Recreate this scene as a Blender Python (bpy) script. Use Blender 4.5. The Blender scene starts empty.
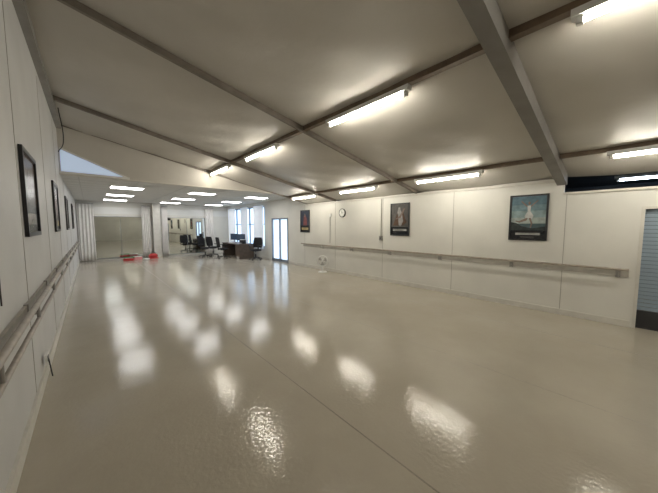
import bpy, bmesh, math, random
from mathutils import Vector, Matrix
random.seed(4)
H=1.65
XL=-0.269*H; XR=3.94*H; YN=-3.2*H; YF=10.2*H; YB=5.2*H
def zs(x): return H+1.306*H-0.2*x
ZF=1.72*H
sc=bpy.context.scene
try:
    sc.view_settings.view_transform='Standard'
except Exception: pass

# ---------- materials ----------
def mat(name,col,rough=0.6,metal=0.0,noise=0.0,nscale=3.0,bump=0.0,bscale=40.0,emis=None,estr=0.0,spec=0.5):
    m=bpy.data.materials.new(name); m.use_nodes=True
    nt=m.node_tree; b=nt.nodes['Principled BSDF']
    b.inputs['Base Color'].default_value=(*col,1); b.inputs['Roughness'].default_value=rough
    b.inputs['Metallic'].default_value=metal
    b.inputs['Specular IOR Level'].default_value=spec
    tc=nt.nodes.new('ShaderNodeTexCoord')
    if noise>0:
        n=nt.nodes.new('ShaderNodeTexNoise'); n.inputs['Scale'].default_value=nscale; n.inputs['Detail'].default_value=6
        nt.links.new(tc.outputs['Object'],n.inputs['Vector'])
        r=nt.nodes.new('ShaderNodeValToRGB')
        r.color_ramp.elements[0].position=0.3; r.color_ramp.elements[1].position=0.7
        r.color_ramp.elements[0].color=(*[c*(1-noise) for c in col],1)
        r.color_ramp.elements[1].color=(*[min(1,c*(1+noise*0.5)) for c in col],1)
        nt.links.new(n.outputs['Fac'],r.inputs['Fac']); nt.links.new(r.outputs['Color'],b.inputs['Base Color'])
    if bump>0:
        n2=nt.nodes.new('ShaderNodeTexNoise'); n2.inputs['Scale'].default_value=bscale; n2.inputs['Detail'].default_value=3
        nt.links.new(tc.outputs['Object'],n2.inputs['Vector'])
        bp=nt.nodes.new('ShaderNodeBump'); bp.inputs['Strength'].default_value=1.0; bp.inputs['Distance'].default_value=bump
        nt.links.new(n2.outputs['Fac'],bp.inputs['Height']); nt.links.new(bp.outputs['Normal'],b.inputs['Normal'])
    if emis:
        b.inputs['Emission Color'].default_value=(*emis,1); b.inputs['Emission Strength'].default_value=estr
    return m
M={}
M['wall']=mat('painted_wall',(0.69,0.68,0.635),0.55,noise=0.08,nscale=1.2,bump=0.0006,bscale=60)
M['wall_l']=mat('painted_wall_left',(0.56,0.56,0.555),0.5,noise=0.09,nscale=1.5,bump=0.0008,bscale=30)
M['joint']=mat('panel_joint',(0.36,0.345,0.315),0.7)
M['ceil']=mat('vinyl_ceiling_lining',(0.56,0.535,0.49),0.45,noise=0.10,nscale=0.8,bump=0.005,bscale=5)
M['tile']=mat('ceiling_tile',(0.66,0.66,0.64),0.8,noise=0.05,nscale=8)
M['grid']=mat('ceiling_grid',(0.5,0.5,0.48),0.5)
M['steel']=mat('painted_steel_beam',(0.25,0.24,0.225),0.5,noise=0.15,nscale=4)
M['timber']=mat('dark_timber',(0.17,0.12,0.08),0.6,noise=0.3,nscale=9)
M['batten']=mat('grey_batten',(0.24,0.21,0.18),0.6,noise=0.2,nscale=7)
M['white']=mat('white_enamel',(0.75,0.75,0.73),0.4,noise=0.03)
M['trim']=mat('skirting_paint',(0.62,0.60,0.55),0.5,noise=0.1,nscale=5)
M['barre']=mat('barre_wood',(0.34,0.30,0.25),0.4,noise=0.25,nscale=14)
M['barre_back']=mat('barre_backing_board',(0.42,0.40,0.36),0.5,noise=0.15,nscale=7)
M['bracket']=mat('bracket_metal',(0.35,0.34,0.32),0.35,metal=0.8,noise=0.1)
M['conduit']=mat('grey_pvc_conduit',(0.38,0.37,0.34),0.5,noise=0.1)
M['black']=mat('black_plastic',(0.015,0.015,0.017),0.35,noise=0.2)
M['fabric']=mat('black_fabric',(0.02,0.02,0.024),0.9,noise=0.3,nscale=30)
M['chrome']=mat('chrome',(0.6,0.6,0.6),0.2,metal=1,noise=0.02)
M['mirror']=mat('mirror_glass',(0.74,0.77,0.75),0.01,metal=1.0)
M['tube']=mat('fluorescent_tube',(1,1,1),0.5,emis=(1.0,0.935,0.80),estr=70)
M['tube2']=mat('fluorescent_tube_cool',(1,1,1),0.5,emis=(0.75,0.87,1.0),estr=30)
M['panel']=mat('led_panel_diffuser',(1,1,1),0.5,emis=(1.0,0.99,0.97),estr=12)
M['day']=mat('daylit_glass',(0.8,0.9,1),0.2,emis=(0.58,0.77,1.0),estr=1.3)
M['sky']=mat('clerestory_glass',(0.6,0.75,1),0.2,emis=(0.52,0.62,0.8),estr=0.42)
M['sheer']=mat('sheer_curtain',(0.85,0.87,0.9),0.9,noise=0.05,emis=(0.6,0.77,1.0),estr=0.2)  # faint emission in the cloth stands in for daylight coming through it
M['curtain']=mat('white_curtain',(0.74,0.72,0.70),0.9,noise=0.06,nscale=6)
M['alu']=mat('aluminium_frame',(0.22,0.25,0.30),0.4,metal=0.3,noise=0.05)
M['darkblue']=mat('dark_hall_paint',(0.06,0.07,0.085),0.7,noise=0.2)
M['dkbase']=mat('dark_door_base',(0.03,0.03,0.033),0.5,noise=0.1)
M['shutter']=mat('roller_shutter_steel',(0.27,0.34,0.41),0.45,noise=0.08,nscale=5)
M['red']=mat('red_vinyl',(0.5,0.03,0.03),0.5,noise=0.15)
M['green']=mat('green_plastic',(0.05,0.3,0.12),0.5,noise=0.1)
M['pink']=mat('pink_fabric',(0.7,0.3,0.3),0.8,noise=0.1)
M['desk']=mat('desk_laminate',(0.12,0.09,0.07),0.4,noise=0.25,nscale=9)
M['paper']=mat('paper',(0.8,0.8,0.78),0.8,noise=0.02)
M['screen']=mat('monitor_screen',(0.01,0.012,0.02),0.1,emis=(0.2,0.3,0.45),estr=0.15)
M['clockface']=mat('clock_face',(0.85,0.85,0.82),0.4,noise=0.02)
def flat(n,c): 
    if n not in M: M[n]=mat('print_'+n,c,0.25,noise=0.35,nscale=9)
    return n
for n,c in dict(p_s1=(0.10,0.17,0.21),p_s2=(0.15,0.23,0.26),p_s3=(0.23,0.31,0.32),p_s4=(0.33,0.38,0.36),p_dark=(0.012,0.013,0.016),p_grey=(0.10,0.095,0.09),p_lgrey=(0.30,0.29,0.28),
  p_white=(0.50,0.50,0.50),p_skin=(0.20,0.15,0.13),p_land=(0.035,0.045,0.045),p_sea=(0.07,0.11,0.12),p_brown=(0.10,0.06,0.04),p_navy=(0.03,0.04,0.07),p_red=(0.22,0.07,0.07),p_gold=(0.4,0.32,0.16)).items(): flat(n,c)

# floor material
def floor_mat():
    m=bpy.data.materials.new('glossy_vinyl_floor'); m.use_nodes=True; nt=m.node_tree; b=nt.nodes['Principled BSDF']
    L=nt.links.new
    tc=nt.nodes.new('ShaderNodeTexCoord')
    n=nt.nodes.new('ShaderNodeTexNoise'); n.inputs['Scale'].default_value=0.9; n.inputs['Detail'].default_value=8; n.inputs['Roughness'].default_value=0.65
    L(tc.outputs['Object'],n.inputs['Vector'])
    r=nt.nodes.new('ShaderNodeValToRGB'); r.color_ramp.elements[0].position=0.3; r.color_ramp.elements[1].position=0.72
    r.color_ramp.elements[0].color=(0.40,0.362,0.298,1); r.color_ramp.elements[1].color=(0.46,0.422,0.352,1)
    L(n.outputs['Fac'],r.inputs['Fac']); L(r.outputs['Color'],b.inputs['Base Color'])
    rr=nt.nodes.new('ShaderNodeMapRange'); rr.inputs['To Min'].default_value=0.06; rr.inputs['To Max'].default_value=0.14
    L(n.outputs['Fac'],rr.inputs['Value']); L(rr.outputs['Result'],b.inputs['Roughness'])
    n2=nt.nodes.new('ShaderNodeTexNoise'); n2.inputs['Scale'].default_value=32; n2.inputs['Detail'].default_value=2
    n2.inputs['Roughness'].default_value=0.5
    n3=nt.nodes.new('ShaderNodeTexNoise'); n3.inputs['Scale'].default_value=2.2; n3.inputs['Detail'].default_value=1
    L(tc.outputs['Object'],n2.inputs['Vector']); L(tc.outputs['Object'],n3.inputs['Vector'])
    b2=nt.nodes.new('ShaderNodeBump'); b2.inputs['Distance'].default_value=0.0016; b2.inputs['Strength'].default_value=1
    b3=nt.nodes.new('ShaderNodeBump'); b3.inputs['Distance'].default_value=0.003; b3.inputs['Strength'].default_value=1
    L(n2.outputs['Fac'],b2.inputs['Height']); L(n3.outputs['Fac'],b3.inputs['Height'])
    L(b3.outputs['Normal'],b2.inputs['Normal']); L(b2.outputs['Normal'],b.inputs['Normal'])
    b.inputs['Specular IOR Level'].default_value=0.45
    return m
M['floor']=floor_mat()
M['seam']=mat('floor_seam',(0.22,0.20,0.165),0.4,noise=0.2)
M['seam2']=mat('floor_seam_faint',(0.33,0.30,0.25),0.3,noise=0.2)

# ---------- builder ----------
class B:
    def __init__(s): s.v=[];s.f=[];s.m=[];s.mats=[];s.sm=[]
    def mi(s,k):
        if k not in s.mats: s.mats.append(k)
        return s.mats.index(k)
    def add(s,vs,fs,k,smooth=False):
        o=len(s.v); s.v+= [tuple(p) for p in vs]; i=s.mi(k)
        for f in fs: s.f.append([o+a for a in f]); s.m.append(i); s.sm.append(smooth)
    def box(s,x0,x1,y0,y1,z0,z1,k,rot=None,piv=None):
        vs=[Vector((x,y,z)) for z in (z0,z1) for y in (y0,y1) for x in (x0,x1)]
        if rot is not None:
            p=Vector(piv) if piv else Vector(((x0+x1)/2,(y0+y1)/2,(z0+z1)/2))
            vs=[rot@(v-p)+p for v in vs]
        s.add(vs,[(0,2,3,1),(4,5,7,6),(0,1,5,4),(2,6,7,3),(0,4,6,2),(1,3,7,5)],k)
    def cyl(s,p1,p2,r,k,seg=14,r2=None):
        p1=Vector(p1);p2=Vector(p2); d=(p2-p1).normalized()
        a=d.orthogonal().normalized(); b=d.cross(a); r2=r if r2 is None else r2
        vs=[];
        for p,rr in ((p1,r),(p2,r2)):
            for i in range(seg):
                t=2*math.pi*i/seg; vs.append(p+a*rr*math.cos(t)+b*rr*math.sin(t))
        s.add(vs,[(i,(i+1)%seg,seg+(i+1)%seg,seg+i) for i in range(seg)],k,True)
        s.add(vs[:seg],[tuple(range(seg))[::-1]],k); s.add(vs[seg:],[tuple(range(seg))],k)
    def ball(s,c,r,k,sx=1,sy=1,sz=1,n=10):
        vs=[];fs=[]
        for i in range(n+1):
            ph=math.pi*i/n
            for j in range(2*n):
                th=math.pi*j/n
                vs.append((c[0]+r*sx*math.sin(ph)*math.cos(th),c[1]+r*sy*math.sin(ph)*math.sin(th),c[2]+r*sz*math.cos(ph)))
        for i in range(n):
            for j in range(2*n):
                a=i*2*n+j;b_=i*2*n+(j+1)%(2*n); fs.append((a,a+2*n,b_+2*n,b_))
        s.add(vs,fs,k,True)
    def done(s,name,bevel=0,rot=0,loc=None):
        me=bpy.data.meshes.new(name)
        c=Vector((0,0,0))
        if loc is None:
            xs=[p[0] for p in s.v];ys=[p[1] for p in s.v];zz=[p[2] for p in s.v]
            c=Vector(((min(xs)+max(xs))/2,(min(ys)+max(ys))/2,min(zz)))
        me.from_pydata([tuple(Vector(p)-c) for p in s.v],[],s.f)
        for k in s.mats: me.materials.append(M[k])
        for p,i,q in zip(me.polygons,s.m,s.sm): p.material_index=i; p.use_smooth=q
        me.update()
        o=bpy.data.objects.new(name,me); sc.collection.objects.link(o)
        o.location=c if loc is None else loc; o.rotation_euler=(0,0,rot)
        if bevel>0:
            md=o.modifiers.new('bevel','BEVEL'); md.width=bevel; md.segments=2; md.limit_method='ANGLE'
        return o

# ---------- room shell ----------
b=B(); b.box(XL-.2,XR+3.2,YN-.2,YF+.2,-0.1,0,'floor'); b.done('floor')
b=B()
b.box(0.927*H-.005,0.927*H+.005,YN,YF,0,0.0012,'seam')
for k in (1,2): b.box(0.927*H+k*1.83-.003,0.927*H+k*1.83+.003,YN,YF,0,0.0008,'seam2')
b.done('trim_floor_seam')
# left wall
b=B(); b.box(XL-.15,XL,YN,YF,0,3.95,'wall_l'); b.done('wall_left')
b=B()
for yy in (0.95,2.15,3.35,4.55,5.75,6.95):
    b.box(XL,XL+.003,yy*H-.003,yy*H+.003,.12,3.7 if yy*H<YB else 2.8,'joint')
b.done('trim_left_panel_joints')
b=B(); b.box(XL,XL+.02,YN,YF,0,.12,'trim'); b.done('baseboard_left')
# right wall
T=.12
D1a,D1b=6.04*H,6.89*H
W1a,W1b=7.35*H,9.95*H
N1a,N1b=-0.95*H,-0.10*H
yo=0.5*H
b=B()
zl=1.345*H; zr=1.518*H
b.box(XR,XR+T,YN,N1a,0,zl,'wall'); b.box(XR,XR+T,N1a,N1b,1.16*H,zl,'wall'); b.box(XR,XR+T,N1b,yo,0,zl,'wall')
b.box(XR,XR+T,yo,YB,0,zr+.02,'wall')
zt=ZF+.05
b.box(XR,XR+T,YB,D1a,0,zt,'wall'); b.box(XR,XR+T,D1a,D1b,1.22*H,zt,'wall'); b.box(XR,XR+T,D1b,W1a,0,zt,'wall')
b.box(XR,XR+T,W1a,W1b,0,.35*H,'wall'); b.box(XR,XR+T,W1a,W1b,1.6*H,zt,'wall'); b.box(XR,XR+T,W1b,YF,0,zt,'wall')
b.done('wall_right')
b=B()
for yy in (.47,1.7,2.95,4.2,5.3):
    b.box(XR-.004,XR,yy*H-.005,yy*H+.005,.1,(zr if yy>.5 else zl)-.0,'joint')
b.done('trim_right_panel_joints')
b=B(); b.box(XR-.02,XR,N1b+.06,D1a-.06,0,.1,'trim'); b.box(XR-.02,XR,D1b+.06,YF,0,.1,'trim'); b.done('baseboard_right')
b=B(); b.box(XR-.03,XR,yo,YB,zr-.05,zr,'trim'); b.box(XR-.03,XR+T+.02,YN,yo,zl,zl+.04,'trim'); b.done('trim_right_top')
# far & back walls
b=B(); b.box(XL,XR,YF,YF+.15,0,ZF+.1,'wall'); b.done('wall_far')
b=B(); b.box(XL,XR,YN-.15,YN,0,3.95,'wall'); b.done('wall_back')
# sloping sagging ceiling
beams=[-2.9*H+0.0,-1.27*H,0.517*H,2.3*H,4.2*H,YB+1.3*H]
rows=[XL-1.6,1.71*H,3.40*H,XR+1.8]
def sag(x,y):
    u=v=0
    for a,c in zip(rows[:-1],rows[1:]):
        if a<=x<=c: u=(x-a)/(c-a)
    for a,c in zip(beams[:-1],beams[1:]):
        if a<=y<=c: v=(y-a)/(c-a)
    return 0.11*(max(0,math.sin(math.pi*u))*max(0,math.sin(math.pi*v)))**.6 + 0.008*math.sin(7*x+2*y)*math.sin(5*y)
NX,NY=90,190
vs=[];fs=[]
for j in range(NY+1):
    for i in range(NX+1):
        x=XL+(XR+T-XL)*i/NX; y=YN+(YB-YN)*j/NY
        vs.append((x,y,zs(x)+.09-sag(x,y)*.8))
for j in range(NY):
    for i in range(NX):
        a=j*(NX+1)+i; fs.append((a,a+NX+1,a+NX+2,a+1))
b=B(); b.add(vs,fs,'ceil',True); b.done('ceiling')
b=B(); b.box(XL,XR+T,YB+.1,YF+.15,ZF,ZF+.08,'tile'); b.done('ceiling_suspended')
b=B(); b.box(XL,XR,YB-.02,YB+.12,ZF-.03,ZF-.001,'trim'); b.done('trim_ceiling_edge')
b=B()
y=YB+.3
while y<YF-.1:
    b.box(XL,XR,y-.012,y+.012,ZF-.004,ZF,'grid'); y+=.6
x=XL+.3
while x<XR-.1:
    b.box(x-.012,x+.012,YB+.13,YF,ZF-.004,ZF,'grid'); x+=1.2
b.done('trim_ceiling_grid')
# roof above bulkhead
b=B()
xe=2.93*H
b.add([(XL,YB,ZF),(xe,YB,ZF),(XL,YB,zs(XL)+.1),(XL,YB+.08,ZF),(xe,YB+.08,ZF),(XL,YB+.08,zs(XL)+.1)],
 [(0,1,2),(3,5,4),(0,3,4,1),(1,4,5,2),(0,2,5,3)],'ceil')
b.add([(xe,YB+.02,ZF+.1),(XR+T,YB+.02,ZF+.1),(XR+T,YB+.02,zr-.02),(xe,YB+.06,ZF+.1),(XR+T,YB+.06,ZF+.1),(XR+T,YB+.06,zr-.02)],[(0,2,1),(3,4,5),(0,3,5,2)],'tile')
b.done('wall_bulkhead')
b=B()
y0=YB-.03
b.add([(XL+.03,y0,ZF+.03),(.47*H,y0,ZF+.03),(XL+.03,y0,2.05*H),(XL+.03,y0+.02,ZF+.03),(.47*H,y0+.02,ZF+.03),(XL+.03,y0+.02,2.05*H)],[(0,1,2),(3,5,4),(0,3,4,1),(1,4,5,2),(0,2,5,3)],'sky')
b.cyl((XL+.03,y0,2.05*H),(.47*H,y0,ZF+.03),.02,'white'); b.box(XL,.5*H,y0-.02,y0+.02,ZF-.01,ZF+.04,'white')
b.done('window_1')
# beams
def slope_beam(name,y,w,d,k,x0=XL,x1=XR,off=0.0):
    b=B()
    vs=[]
    for x in (x0,x1):
        z=zs(x)+off+.09
        vs+=[(x,y-w/2,z),(x,y+w/2,z),(x,y+w/2,z-d),(x,y-w/2,z-d)]
    b.add(vs,[(0,1,2,3),(7,6,5,4),(0,4,5,1),(1,5,6,2),(2,6,7,3),(3,7,4,0)],k)
    return b.done(name)
slope_beam('ceiling_beam',.517*H,.14,.20,'steel')
slope_beam('ceiling_beam',-1.27*H,.14,.20,'steel')
slope_beam('ceiling_batten',2.3*H,.045,.09,'batten')
slope_beam('ceiling_batten',4.2*H,.045,.09,'batten')
slope_beam('ceiling_batten',YB-.04,.045,.09,'batten')
for x in (1.71*H,3.40*H):
    b=B(); z=zs(x)
    b.box(x-.04,x+.04,YN,YB-.08,z+.03,z+.11,'timber'); b.done('ceiling_purlin')
b=B(); b.box(XL,XL+.08,YN,YB-.08,zs(XL)-.1,zs(XL)+.02,'steel'); b.done('trim_left_purlin')
# fixtures
def fixture(x,yc,L=1.42,k='tube',z=None):
    z=(zs(x)+.028) if z is None else z
    b=B(); b.box(x-.045,x+.045,yc-L/2,yc+L/2,z-.055,z,'white')
    b.cyl((x,yc-L/2+.06,z-.082),(x,yc+L/2-.06,z-.082),.019,k)
    for s in (-1,1): b.box(x-.022,x+.022,yc+s*(L/2-.05)-.02,yc+s*(L/2-.05)+.02,z-.11,z-.055,'white')
    return b.done('fluorescent_light_fixture')
for yc in (-.2,1.5,3.27,4.75): fixture(1.71*H,yc*H)
for yc in (-.27,1.58,3.1,4.6): fixture(3.40*H,yc*H)
fixture(1.71*H,-2.1*H); fixture(3.4*H,-2.1*H)
# panel lights
for x in (.565,1.9,3.2):
    for y in (6.35,7.95,9.5):
        b=B(); X=x*H;Y=y*H
        b.box(X-.43,X+.43,Y-.3,Y+.3,ZF-.017,ZF-.006,'white'); b.box(X-.40,X+.40,Y-.27,Y+.27,ZF-.021,ZF-.0175,'panel')
        b.done('led_ceiling_panel')
# hall beyond right wall
b=B(); b.box(XR+3,XR+3.1,YN,2.5*H,0,3.2,'darkblue'); b.box(XR+T,XR+3.1,2.5*H,2.5*H+.1,0,3.2,'darkblue'); b.box(XR+T,XR+3.1,YN-.1,YN,0,3.2,'darkblue');b.done('wall_hall')
b=B(); b.box(XR+T,XR+3.1,YN,2.5*H,1.60*H,1.60*H+.1,'darkblue'); b.done('ceiling_hall')
fixture(4.7*H,-.25*H,L=1.3,k='tube2',z=1.59*H)
# roller shutter door near
b=B()
b.box(XR-.02,XR+T,N1b-.0,N1b+.04,0,1.16*H+.04,'trim'); b.box(XR-.02,XR+T,N1a-.04,N1a,0,1.16*H+.04,'trim'); b.box(XR-.02,XR+T,N1a,N1b,1.16*H,1.16*H+.04,'trim')
z=.30
while z<1.16*H-.04:
    b.box(XR+.05,XR+.065,N1a,N1b,z,z+.055,'shutter'); z+=.062
b.box(XR+.05,XR+.08,N1a,N1b,.0,.29,'dkbase')  # plain dark band below the shutter slats
b.done('door_1')
# far door on right wall
b=B()
zt2=1.22*H
for a,c in ((D1a,D1a+.06),(D1b-.06,D1b),((D1a+D1b)/2-.03,(D1a+D1b)/2+.03)): b.box(XR-.02,XR+T,a,c,0,zt2,'alu')
b.box(XR-.02,XR+T,D1a,D1b,zt2-.07,zt2,'alu'); b.box(XR+.02,XR+.06,D1a,D1b,0,.12,'alu')
b.box(XR+.05,XR+.06,D1a+.06,D1b-.06,.12,zt2-.07,'day'); b.box(XR-.03,XR+.0,(D1a+D1b)/2-.02,(D1a+D1b)/2+.02,1.0,1.15,'chrome')
b.done('door_2')
# window with sheers
b=B(); z0,z1=.35*H,1.6*H
b.box(XR+.09,XR+.1,W1a,W1b,z0,z1,'day')
n=5
for i in range(n+1):
    yy=W1a+(W1b-W1a)*i/n; b.box(XR+.02,XR+.09,yy-.03,yy+.03,z0,z1,'alu')
for z in (z0,z0+.55*(z1-z0),z1-.05): b.box(XR+.02,XR+.09,W1a,W1b,z,z+.05,'alu')
b.done('window_2')
def curtain(name,p0,p1,z0,z1,amp,folds,k):
    p0=Vector(p0);p1=Vector(p1); d=(p1-p0); nrm=Vector((-d.y,d.x)).normalized(); N=folds*10
    vs=[];fs=[];R=8
    for j in range(R+1):
        t=j/R
        for i in range(N+1):
            u=i/N; a=amp*(.5+.5*(1-t))*math.sin(2*math.pi*folds*u+.5*math.sin(5*u+2*t))
            p=p0+d*u+nrm*a; vs.append((p.x,p.y,z0+(z1-z0)*t))
    for j in range(R):
        for i in range(N):
            a=j*(N+1)+i; fs.append((a,a+1,a+N+2,a+N+1))
    b=B(); b.add(vs,fs,k,True); 
    b.cyl((p0.x,p0.y,z1+.01),(p1.x,p1.y,z1+.01),.015,'chrome')
    o=b.done(name); md=o.modifiers.new('thick','SOLIDIFY'); md.thickness=.004; return o
for a,c in ((7.3,7.95),(8.35,8.9),(9.35,10.0)):
    curtain('sheer_curtain',(XR-.09,a*H),(XR-.09,c*H),.3*H,1.62*H,.03,8,'sheer')
# mirrors
mt=1.27*H
for a,c in ((.03,1.35),(1.85,3.17)):
    b=B(); b.box(a*H,c*H,YF-.03,YF-.01,.08,mt,'mirror')
    for e in (a*H-.02,(a+c)/2*H-.006,c*H): b.box(e,e+(.012 if abs(e-((a+c)/2*H-.006))<.001 else .02),YF-.035,YF,.06,mt+.02,'alu')
    b.box(a*H,c*H,YF-.035,YF,mt,mt+.02,'alu'); b.box(a*H,c*H,YF-.035,YF,.06,.08,'alu')
    b.done('wall_mirror')
for a,c in ((-.25,.1),(1.22,1.45),(1.75,1.92),(3.1,3.38)):
    curtain('mirror_curtain',(a*H,YF-.14),(c*H,YF-.14),.03,1.62*H,.035,5,'curtain')
b=B(); b.box(1.5*H,1.7*H,YF-.3,YF-.0,0,ZF,'trim'); b.done('trim_column')
b=B(); b.box(XL,XR,YF-.015,YF-.0,1.35*H,1.55*H,'white'); b.done('trim_far')

# barres
def barre(name,side,y0,y1,zc,step,so=.13):
    b=B(); X=(XR-.001) if side>0 else XL+.001; s=-side
    b.box(min(X,X+s*.02),max(X,X+s*.02),y0,y1,zc-.09,zc+.03,'barre_back')
    b.cyl((X+s*so,y0,zc+.03),(X+s*so,y1,zc+.03),.021,'barre')
    b.cyl((X+s*so,y0,zc-.10),(X+s*so,y1,zc-.10),.016,'barre') if side<0 else None
    y=y0+.12
    while y<y1:
        b.cyl((X,y,zc-.05),(X+s*so,y,zc-.05),.012,'bracket'); b.cyl((X+s*so,y,zc-.10),(X+s*so,y,zc+.02),.012,'bracket')
        b.box(min(X,X+s*.03),max(X,X+s*.03),y-.03,y+.03,zc-.11,zc+.04,'bracket')
        y+=step
    return b.done(name)
barre('ballet_barre',1,-.03*H,5.35*H,.556*H,1.5)
barre('ballet_barre',-1,-2*H,9.6*H,.96,1.3,.08)

# posters
def poster(side,yc,zc,w,h,shapes,bg):
    b=B(); X=XR if side>0 else XL; s=-side
    def P(u,v,t): return (X+s*t, yc-side*(u-.5)*w, zc+(v-.5)*h)
    def quadbox(u0,u1,v0,v1,t0,t1,k):
        vs=[P(u,v,t) for t in (t0,t1) for v in (v0,v1) for u in (u0,u1)]
        b.add(vs,[(0,1,3,2),(4,6,7,5),(0,4,5,1),(2,3,7,6),(0,2,6,4),(1,5,7,3)],k)
    f=.05; fv=f*w/h
    quadbox(0,1,0,1,0.002,.012,'black')
    quadbox(0,f,0,1,.012,.03,'black');quadbox(1-f,1,0,1,.012,.03,'black')
    quadbox(f,1-f,0,fv,.012,.03,'black');quadbox(f,1-f,1-fv,1,.012,.03,'black')
    quadbox(f,1-f,fv,1-fv,.012,.014,bg)
    for i,(pts,k) in enumerate(shapes):
        b.add([P(f+u*(1-2*f),fv+v*(1-2*fv),.0148+.0004*i) for u,v in pts],[tuple(range(len(pts)))],k)
    return b.done('framed_poster')
R=lambda a,c,d,e:[(a,d),(c,d),(c,e),(a,e)]
dancer=[([(.5,.80),(.55,.80),(.56,.86),(.53,.88),(.49,.86)],'p_skin'),
 ([(.47,.78),(.57,.78),(.56,.62),(.49,.62)],'p_white'),
 ([(.47,.78),(.3,.9),(.28,.88),(.47,.74)],'p_skin'),([(.57,.78),(.76,.91),(.78,.89),(.57,.74)],'p_skin'),
 ([(.40,.53),(.48,.64),(.57,.64),(.66,.54),(.62,.48),(.44,.47)],'p_white'),
 ([(.52,.49),(.58,.49),(.64,.36),(.60,.26),(.57,.26),(.59,.36)],'p_skin'),([(.5,.49),(.44,.49),(.24,.42),(.14,.44),(.14,.41),(.26,.38),(.46,.43)],'p_skin')]
shA=[(R(0,1,.80,1),'p_s1'),(R(0,1,.66,.80),'p_s2'),(R(0,1,.5,.66),'p_s3'),(R(0,1,.36,.5),'p_s4'),(R(0,1,.2,.36),'p_sea'),
 ([(0,.2),(0,.40),(.18,.37),(.32,.30),(.6,.25),(1,.29),(1,.2)],'p_land'),(R(0,1,0,.2),'p_dark')]+dancer+[(R(.15,.85,.09,.14),'p_lgrey'),(R(.3,.7,.03,.05),'p_grey')]
shB=[(R(0,1,.25,1),'p_grey'),([(.1,.3),(.35,.7),(.7,.72),(.9,.4),(.7,.3)],'p_brown'),([(.42,.9),(.52,.9),(.54,.82),(.62,.7),(.7,.45),(.6,.3),(.45,.3),(.4,.6),(.36,.74)],'p_lgrey'),([(.2,.5),(.5,.62),(.75,.88),(.8,.84),(.55,.55)],'p_skin'),(R(.1,.9,.12,.19),'p_lgrey')]
shC=[(R(0,1,.3,1),'p_navy'),([(.3,.3),(.35,.7),(.5,.88),(.7,.65),(.75,.3)],'p_red'),([(.45,.7),(.55,.7),(.55,.85),(.45,.85)],'p_skin'),(R(.1,.9,.08,.2),'p_gold')]
shD=[(R(0,1,.35,1),'p_brown'),([(.2,.35),(.4,.85),(.6,.85),(.8,.35)],'p_grey'),(R(.15,.85,.1,.25),'p_lgrey')]
poster(1,.81*H,1.10*H,.38*H,.545*H,shA,'p_dark')
poster(1,2.595*H,1.11*H,.37*H,.55*H,shB,'p_dark')
poster(1,5.28*H,1.115*H,.37*H,.54*H,shC,'p_dark')
poster(-1,2.46*H,1.19*H,.5*H,.50*H,shD,'p_dark')
poster(-1,4.15*H,1.2*H,.5*H,.52*H,shC,'p_dark')
poster(-1,6.0*H,1.2*H,.5*H,.52*H,shB,'p_dark')
poster(-1,7.9*H,1.2*H,.5*H,.52*H,shD,'p_dark')
# clock
b=B(); yc,zc=3.98*H,1.27*H; r=.15
b.cyl((XR,yc,zc),(XR-.035,yc,zc),r,'black',28); b.cyl((XR-.035,yc,zc),(XR-.038,yc,zc),r*.84,'clockface',28)
b.box(XR-.043,XR-.039,yc-.006,yc+.006,zc-.01,zc+.085,'black')
b.box(XR-.043,XR-.039,yc-.06,yc+.01,zc-.006,zc+.006,'black')
for i in range(12):
    t=i*math.pi/6; b.box(XR-.0405,XR-.038,yc+.108*math.cos(t)-.005,yc+.108*math.cos(t)+.005,zc+.108*math.sin(t)-.008,zc+.108*math.sin(t)+.008,'black')
b.done('wall_clock')
# conduits
b=B(); yy=2.98*H
b.cyl((XR-.02,yy,.82*H),(XR-.02,yy,zr-.05),.014,'conduit',8); b.box(XR-.05,XR,yy-.05,yy+.05,.74*H,.82*H,'bracket'); b.box(XR-.056,XR-.05,yy-.015,yy+.015,.77*H,.79*H,'black')
b.done('light_switch_conduit',.004)
b=B(); yy=4.35*H
b.cyl((XR-.035,yy,.62*H),(XR-.035,yy,1.2*H),.012,'conduit',8); b.box(XR-.04,XR,yy-.04,yy+.04,1.2*H,1.2*H+.11,'white')
b.done('power_outlet_conduit',.004)
b=B(); yy=1.55*H
b.cyl((XL+.012,yy,.70*H),(XL+.012,yy,1.22*H),.004,'black',8); b.box(XL,XL+.03,yy-.03,yy+.03,1.22*H,1.22*H+.08,'white'); b.done('wall_switch_cord')
b=B(); yy=2.45*H
b.box(XL+.02,XL+.04,yy-.07,yy+.07,.2,.3,'white'); b.box(XL+.04,XL+.046,yy-.03,yy+.02,.22,.28,'black'); b.cyl((XL+.045,yy,.24),(XL+.06,yy+.05,.02),.006,'black',8); b.done('power_outlet',.003)
# hanging cable top-left
cu=bpy.data.curves.new('hanging_cable','CURVE'); cu.dimensions='3D'; cu.bevel_depth=.008
sp=cu.splines.new('BEZIER'); pts=[(XL+.12,4.3*H,zs(XL)-.08),(XL+.16,4.35*H,zs(XL)-.6),(XL+.05,4.7*H,zs(XL)-.75)]
sp.bezier_points.add(2)
for p,q in zip(sp.bezier_points,pts): p.co=q; p.handle_left_type=p.handle_right_type='AUTO'
cu.materials.append(M['black']); o=bpy.data.objects.new('hanging_cable',cu); sc.collection.objects.link(o)

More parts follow.
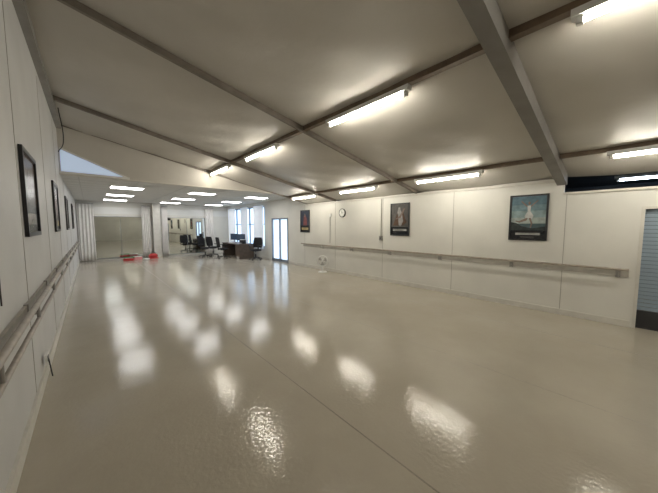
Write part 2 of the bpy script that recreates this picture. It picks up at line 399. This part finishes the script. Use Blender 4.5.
# furniture
def office_chair(x,y,rot):
    b=B()
    for i in range(5):
        t=i*2*math.pi/5+.3; c,s=math.cos(t),math.sin(t)
        b.cyl((0,0,.12),(.3*c,.3*s,.075),.025,'black',8,.016)
        b.cyl((.3*c-.02*s,.3*s+.02*c,.03),(.3*c+.02*s,.3*s-.02*c,.03),.03,'black',10)
    b.cyl((0,0,.1),(0,0,.3),.03,'black'); b.cyl((0,0,.3),(0,0,.43),.02,'chrome')
    b.box(-.1,.1,-.12,.12,.42,.45,'black')
    b.ball((0,0,.49),.27,'fabric',.95,.95,.2)
    b.box(-.03,.03,-.29,-.24,.44,.75,'black',Matrix.Rotation(.1,3,'X'))
    vs=[];fs=[];n=8;m=8
    for side in (0,1):
        for j in range(m+1):
            for i in range(n+1):
                u=i/n*2-1;v=j/m
                w=.24*(1-.35*(abs(v-.45)*1.6)**3)
                vs.append((u*w,-.25-.07*v+.06*u*u-side*.06*(1-.5*u*u),.58+.5*v))
    q=(n+1)*(m+1)
    for j in range(m):
        for i in range(n):
            a=j*(n+1)+i; fs.append((a,a+n+1,a+n+2,a+1)); fs.append((q+a,q+a+1,q+a+n+2,q+a+n+1))
    for i in range(n): fs.append((i,i+1,q+i+1,q+i)); a=m*(n+1)+i; fs.append((a,q+a,q+a+1,a+1))
    for j in range(m): a=j*(n+1); fs.append((a,q+a,q+a+n+1,a+n+1)); a+=n; fs.append((a,a+n+1,q+a+n+1,q+a))
    b.add(vs,fs,'fabric',True)
    for s in (-1,1):
        b.cyl((s*.2,0,.45),(s*.29,0,.47),.015,'black',8); b.cyl((s*.29,0,.47),(s*.29,.02,.68),.016,'black',8)
        b.box(s*.29-.035,s*.29+.035,-.14,.14,.68,.71,'black')
    return b.done('office_chair',0,rot,(x,y,0))
office_chair(2.72*H,9.0*H,-2.6)
office_chair(3.02*H,9.15*H,-1.2)
office_chair(3.62*H,7.3*H,2.2)
office_chair(3.05*H,8.3*H,-1.7)
# desk along right wall
b=B(); x0,x1,y0,y1=3.3*H,3.80*H,7.75*H,9.1*H
b.box(x0,x1,y0,y1,.71,.745,'desk')
for a in (y0,y1-.03): b.box(x0+.03,x1-.03,a,a+.03,0,.71,'desk')
b.box(x1-.06,x1-.03,y0,y1,.25,.71,'desk')
b.box(x0+.03,x1-.05,y0+.05,y0+.5,.12,.7,'desk')
for z in (.32,.52): b.box(x0+.02,x0+.03,y0+.07,y0+.48,z,z+.008,'chrome')
b.done('office_desk',.006)
def monitor(x,y,rot):
    b=B(); b.cyl((0,0,0),(0,0,.015),.11,'black',20); b.cyl((0,0,.01),(0,0,.2),.018,'black',8)
    b.box(-.27,.27,-.02,.015,.14,.48,'black'); b.box(-.255,.255,-.022,-.0205,.155,.465,'screen')
    return b.done('computer_monitor',.004,rot,(x,y,.746))
monitor(3.6*H,8.25*H,-1.2); monitor(3.6*H,8.8*H,-1.2)
b=B(); b.box(-.15,.15,-.1,.1,0,.2,'black'); b.box(-.13,.13,-.08,.06,.2,.22,'white'); b.box(-.1,.1,-.16,-.1,.03,.05,'paper'); b.done('desk_printer',.01,-1.4,(3.5*H,7.92*H,.746))
b=B()
for i in range(5): b.box(-.15+.01*i,.06+.01*i,-.11,.11+.01*i,.004*i,.004*i+.004,'paper')
b.done('paper_stack',0,.3,(3.42*H,8.55*H,.746))
# red bag and toys on floor
b=B()
b.ball((0,0,.13),.13,'red',1.7,.9,1.0); b.box(-.2,.2,-.1,.1,0.0,.05,'red')
pts=[Vector((.13*math.cos(t),.0,.24+.09*math.sin(t))) for t in [i*math.pi/8 for i in range(9)]]
for a,c in zip(pts[:-1],pts[1:]): b.cyl(a,c,.012,'black',6)
b.done('red_gym_bag',0,.3,(1.42*H,9.75*H,0))
b=B(); b.box(-.16,.16,-.11,.11,0,.14,'pink'); b.box(-.17,.17,-.12,.12,.14,.165,'white'); b.done('storage_box',.01,.2,(1.02*H,9.7*H,0))
b=B(); b.box(-.2,.2,-.1,.1,0,.10,'red'); b.cyl((-.2,0,.16),(.2,0,.16),.02,'green'); b.cyl((-.17,0,.1),(-.17,0,.16),.015,'green'); b.cyl((.17,0,.1),(.17,0,.16),.015,'green'); b.done('toy_caddy',.008,-.3,(.80*H,9.6*H,0))
b=B()
for s in (-1,1):
    b.ball((s*.07,0,.04),.05,'white',.8,2.4,.8); 
b.done('ballet_shoes',0,.9,(1.2*H,9.45*H,0))
# small floor fan against the wall (local: faces -Y)
b=B()
b.cyl((0,0,0),(0,0,.03),.16,'white',24,.13); b.cyl((0,0,.03),(0,0,.24),.02,'white',10)
b.ball((0,.05,.40),.07,'white',1,1.2,1)
def ring(R_,y,r,k,z=.40,n=24):
    P_=[Vector((R_*math.cos(2*math.pi*i/n),y,z+R_*math.sin(2*math.pi*i/n))) for i in range(n)]
    for i in range(n): b.cyl(P_[i],P_[(i+1)%n],r,k,6)
ring(.19,0,.012,'white'); ring(.19,-.07,.008,'white'); ring(.1,-.075,.004,'white'); ring(.12,.04,.006,'white')
for i in range(16):
    t=i*math.pi/8; c,s=math.cos(t),math.sin(t)
    b.cyl((.03*c,-.085,.40+.03*s),(.19*c,-.06,.40+.19*s),.003,'white',5); b.cyl((.05*c,.05,.40+.05*s),(.19*c,0,.40+.19*s),.003,'white',5)
for i in range(3):
    t=i*2*math.pi/3; t2=t+.9
    b.add([(0,-.03,.40),(.15*math.cos(t),-.05,.40+.15*math.sin(t)),(.16*math.cos((t+t2)/2),-.03,.40+.16*math.sin((t+t2)/2)),(.15*math.cos(t2),-.01,.40+.15*math.sin(t2))],[(0,1,2,3)],'conduit')
b.cyl((0,-.09,.40),(0,-.04,.40),.035,'white',14)
b.done('floor_fan',0,-.9,(3.74*H,4.39*H,0))

# world
w=bpy.data.worlds.new('World'); sc.world=w; w.use_nodes=True
w.node_tree.nodes['Background'].inputs[0].default_value=(.5,.6,.75,1); w.node_tree.nodes['Background'].inputs[1].default_value=.05
# camera
cd=bpy.data.cameras.new('camera'); cd.sensor_width=36; cd.lens=14.6; cd.clip_start=.05
co=bpy.data.objects.new('camera',cd); sc.collection.objects.link(co)
co.location=(0,0,H); co.rotation_euler=(math.radians(90-4.4),0,math.radians(-41.8)); sc.camera=co
